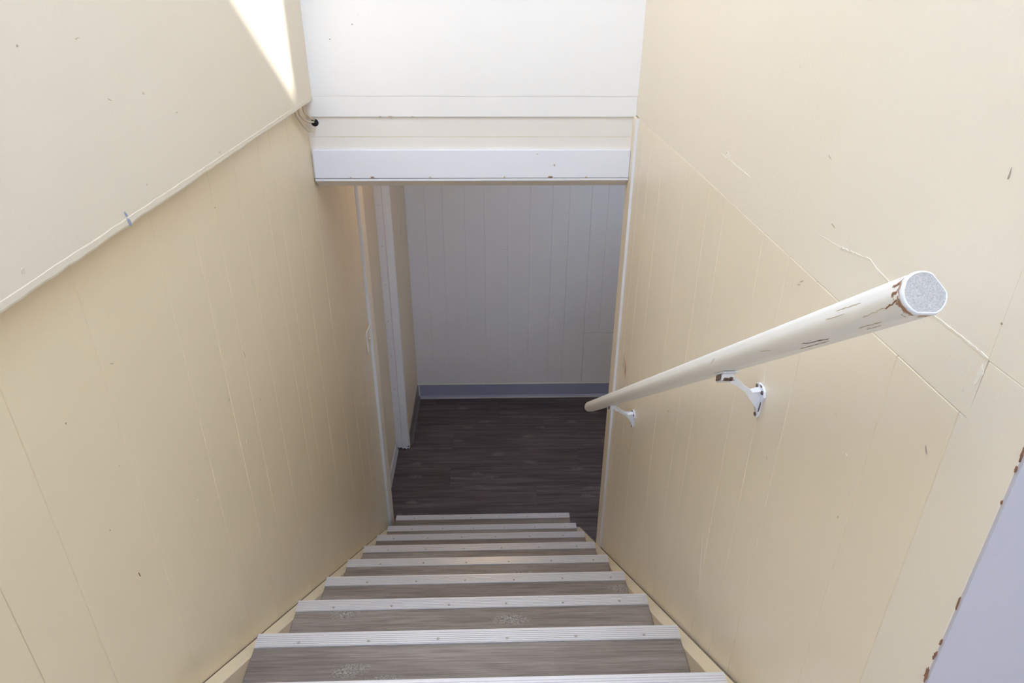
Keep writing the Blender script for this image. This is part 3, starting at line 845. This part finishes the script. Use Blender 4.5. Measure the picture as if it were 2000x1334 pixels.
def bracket(yw, zc, worn):
    """wall plate with three screws, curved web arm, clip under the rail; yw = y of the plate centre, zc = z of the rail axis above it"""
    zb = zc - RAD / math.cos(math.atan(KR)) - 0.0005     # underside of rail
    pl = [(-0.019, 0.008), (-0.016, 0.018), (-0.006, 0.022), (0.010, 0.021), (0.019, 0.016), (0.020, 0.007), (0.012, -0.004),
          (0.0085, -0.030), (0.006, -0.040), (0.0, -0.043), (-0.006, -0.040), (-0.0085, -0.030), (-0.012, -0.004)]
    zp = zb - 0.042
    yh = yw - 0.028                                      # the arm leans up the slope to its clip
    zb += KR * 0.028
    br = prism('bracket', [(yw + u, zp + v) for u, v in pl], 0, XR - 0.0045, XR - 0.0002, M_TRIM, hr, 0.0008)
    br['label'] = 'white metal handrail bracket'
    # arm: web in the XZ plane, swept from the head to the plate, thick in the middle
    top = [(0.921, zb - 0.006), (0.930, zb - 0.0075), (0.942, zb - 0.019), (0.955, zb - 0.033), (0.970, zb - 0.046), (XR - 0.0046, zp + 0.014)]
    bot = [(XR - 0.0046, zp - 0.034), (0.984, zp - 0.020), (0.976, zp - 0.002), (0.964, zp + 0.016), (0.950, zb - 0.038), (0.936, zb - 0.025), (0.921, zb - 0.016)]
    bm = bmesh.new()
    outl = top + bot
    def half(x):
        return 0.0042 + 0.0035 * max(0, (x - 0.95) / 0.04)
    def ya(x):
        return yw + (yh - yw) * min(1, (XR - 0.0046 - x) / 0.06)
    A = [bm.verts.new((x, ya(x) - half(x), z)) for x, z in outl]
    B = [bm.verts.new((x, ya(x) + half(x), z)) for x, z in outl]
    fa = bm.faces.new(A); fb = bm.faces.new(B[::-1])
    for i in range(len(outl)):
        bm.faces.new((A[i], B[i], B[(i + 1) % len(outl)], A[(i + 1) % len(outl)]))
    bmesh.ops.triangulate(bm, faces=[fa, fb])
    mk('arm', bm, M_TRIM, br)
    # clip: block under the rail and a sloping saddle strap
    bm = bmesh.new()
    add_box(bm, 0.904, 0.923, yh - 0.013, yh + 0.013, zb - 0.016, zb - 0.0015, 0.0015)
    for v in bm.verts:                          # shear so that it follows the slope of the rail
        v.co.z -= KR * (v.co.y - yh)
    mk('clip', bm, M_TRIM, br)
    bm = bmesh.new()
    add_box(bm, 0.9015, 0.927, yh - 0.020, yh + 0.020, zb - 0.0014, zb + 0.0012, 0.0005)
    for v in bm.verts:
        v.co.z -= KR * (v.co.y - yh)
    mk('saddle', bm, M_TRIM, br)
    bm = bmesh.new()
    add_box(bm, 0.900, 0.9038, yh - 0.007, yh + 0.006, zb - 0.014, zb - 0.003, 0.0010)
    for v in bm.verts:
        v.co.z -= KR * (v.co.y - yh)
    mk('clip_bolt', bm, M_RUST, br)
    for u, v in ((-0.011, 0.013), (0.0125, 0.013), (0.0, -0.0365)):
        tube('screw', [(XR - 0.0062, yw + u, zp + v), (XR - 0.0044, yw + u, zp + v)], 0.0036, M_RUST, br, 12, 1)
    if worn:
        for dx, dy, r in ((0.9085, -0.0135, 0.003), (0.918, -0.0135, 0.0035), (0.913, -0.0135, 0.002)):
            flake('paint_chip', 1, (yh - 0.0132, dx, zb - 0.008 + 0.0096 - 0.004), r, r * 0.9, M_RUST, br, side=-1)
        flake('paint_chip', 1, (yh - 0.0132, 0.9135, zb - 0.0145 + 0.0096), 0.0085, 0.0014, M_RUST, br, side=-1)
        flake('paint_chip', 0, (XR - 0.0046, yw - 0.0105, zp - 0.018), 0.0016, 0.011, M_RUST, br, 0.15, side=-1)
        flake('paint_chip', 0, (XR - 0.0046, yw - 0.002, zp + 0.0205), 0.004, 0.0016, M_RUST, br, 0, side=-1)
    return br
for yw, worn in ((-0.092, True), (0.776, False)):
    bracket(yw, P0.z - KR * (yw - P0.y), worn)

# ------------------------------------------------------------------ cables in the corner under the upper left wall
cg = 'painted cables in the corner'
for pts, lab in (
    ([(-0.030, 1.000, 0.985), (-0.030, 1.010, 0.958), (-0.029, 1.042, 0.935), (-0.027, 1.076, 0.913), (-0.025, 1.108, 0.897), (-0.022, 1.140, 0.889), (-0.019, 1.160, 0.893), (-0.015, 1.173, 0.905)],
     'cream painted cable hanging lowest in a loop in the upper left corner'),
    ([(-0.030, 1.036, 0.985), (-0.030, 1.046, 0.957), (-0.029, 1.064, 0.944), (-0.027, 1.094, 0.930), (-0.024, 1.134, 0.918), (-0.018, 1.173, 0.912)],
     'cream painted cable in the middle of the three by the header'),
    ([(-0.028, 1.086, 0.985), (-0.028, 1.096, 0.957), (-0.027, 1.115, 0.944), (-0.024, 1.138, 0.931), (-0.019, 1.158, 0.922), (-0.012, 1.173, 0.917)],
     'cream painted cable nearest the white header, shortest of the three')):
    c = tube('cable', pts, 0.0034, M_CABLE, None, 10, 6)
    tag(c, lab, 'cable', None, cg)

# ------------------------------------------------------------------ small wire hook on the left corner board
hk = empty('wire_hook', (-0.045, 1.79, -0.26))
tag(hk, 'small white bent wire hook on the left corner board strip', 'hook')
tube('wire', [(-0.032, 1.797, -0.105), (-0.034, 1.760, -0.110), (-0.034, 1.712, -0.105), (-0.034, 1.700, -0.112), (-0.0345, 1.704, -0.150), (-0.035, 1.706, -0.212)], 0.0036, M_WHITE, hk, 8, 5)
tube('stop_peg', [(-0.034, 1.797, -0.176), (-0.034, 1.752, -0.160)], 0.0045, M_WHITE, hk, 10, 1)
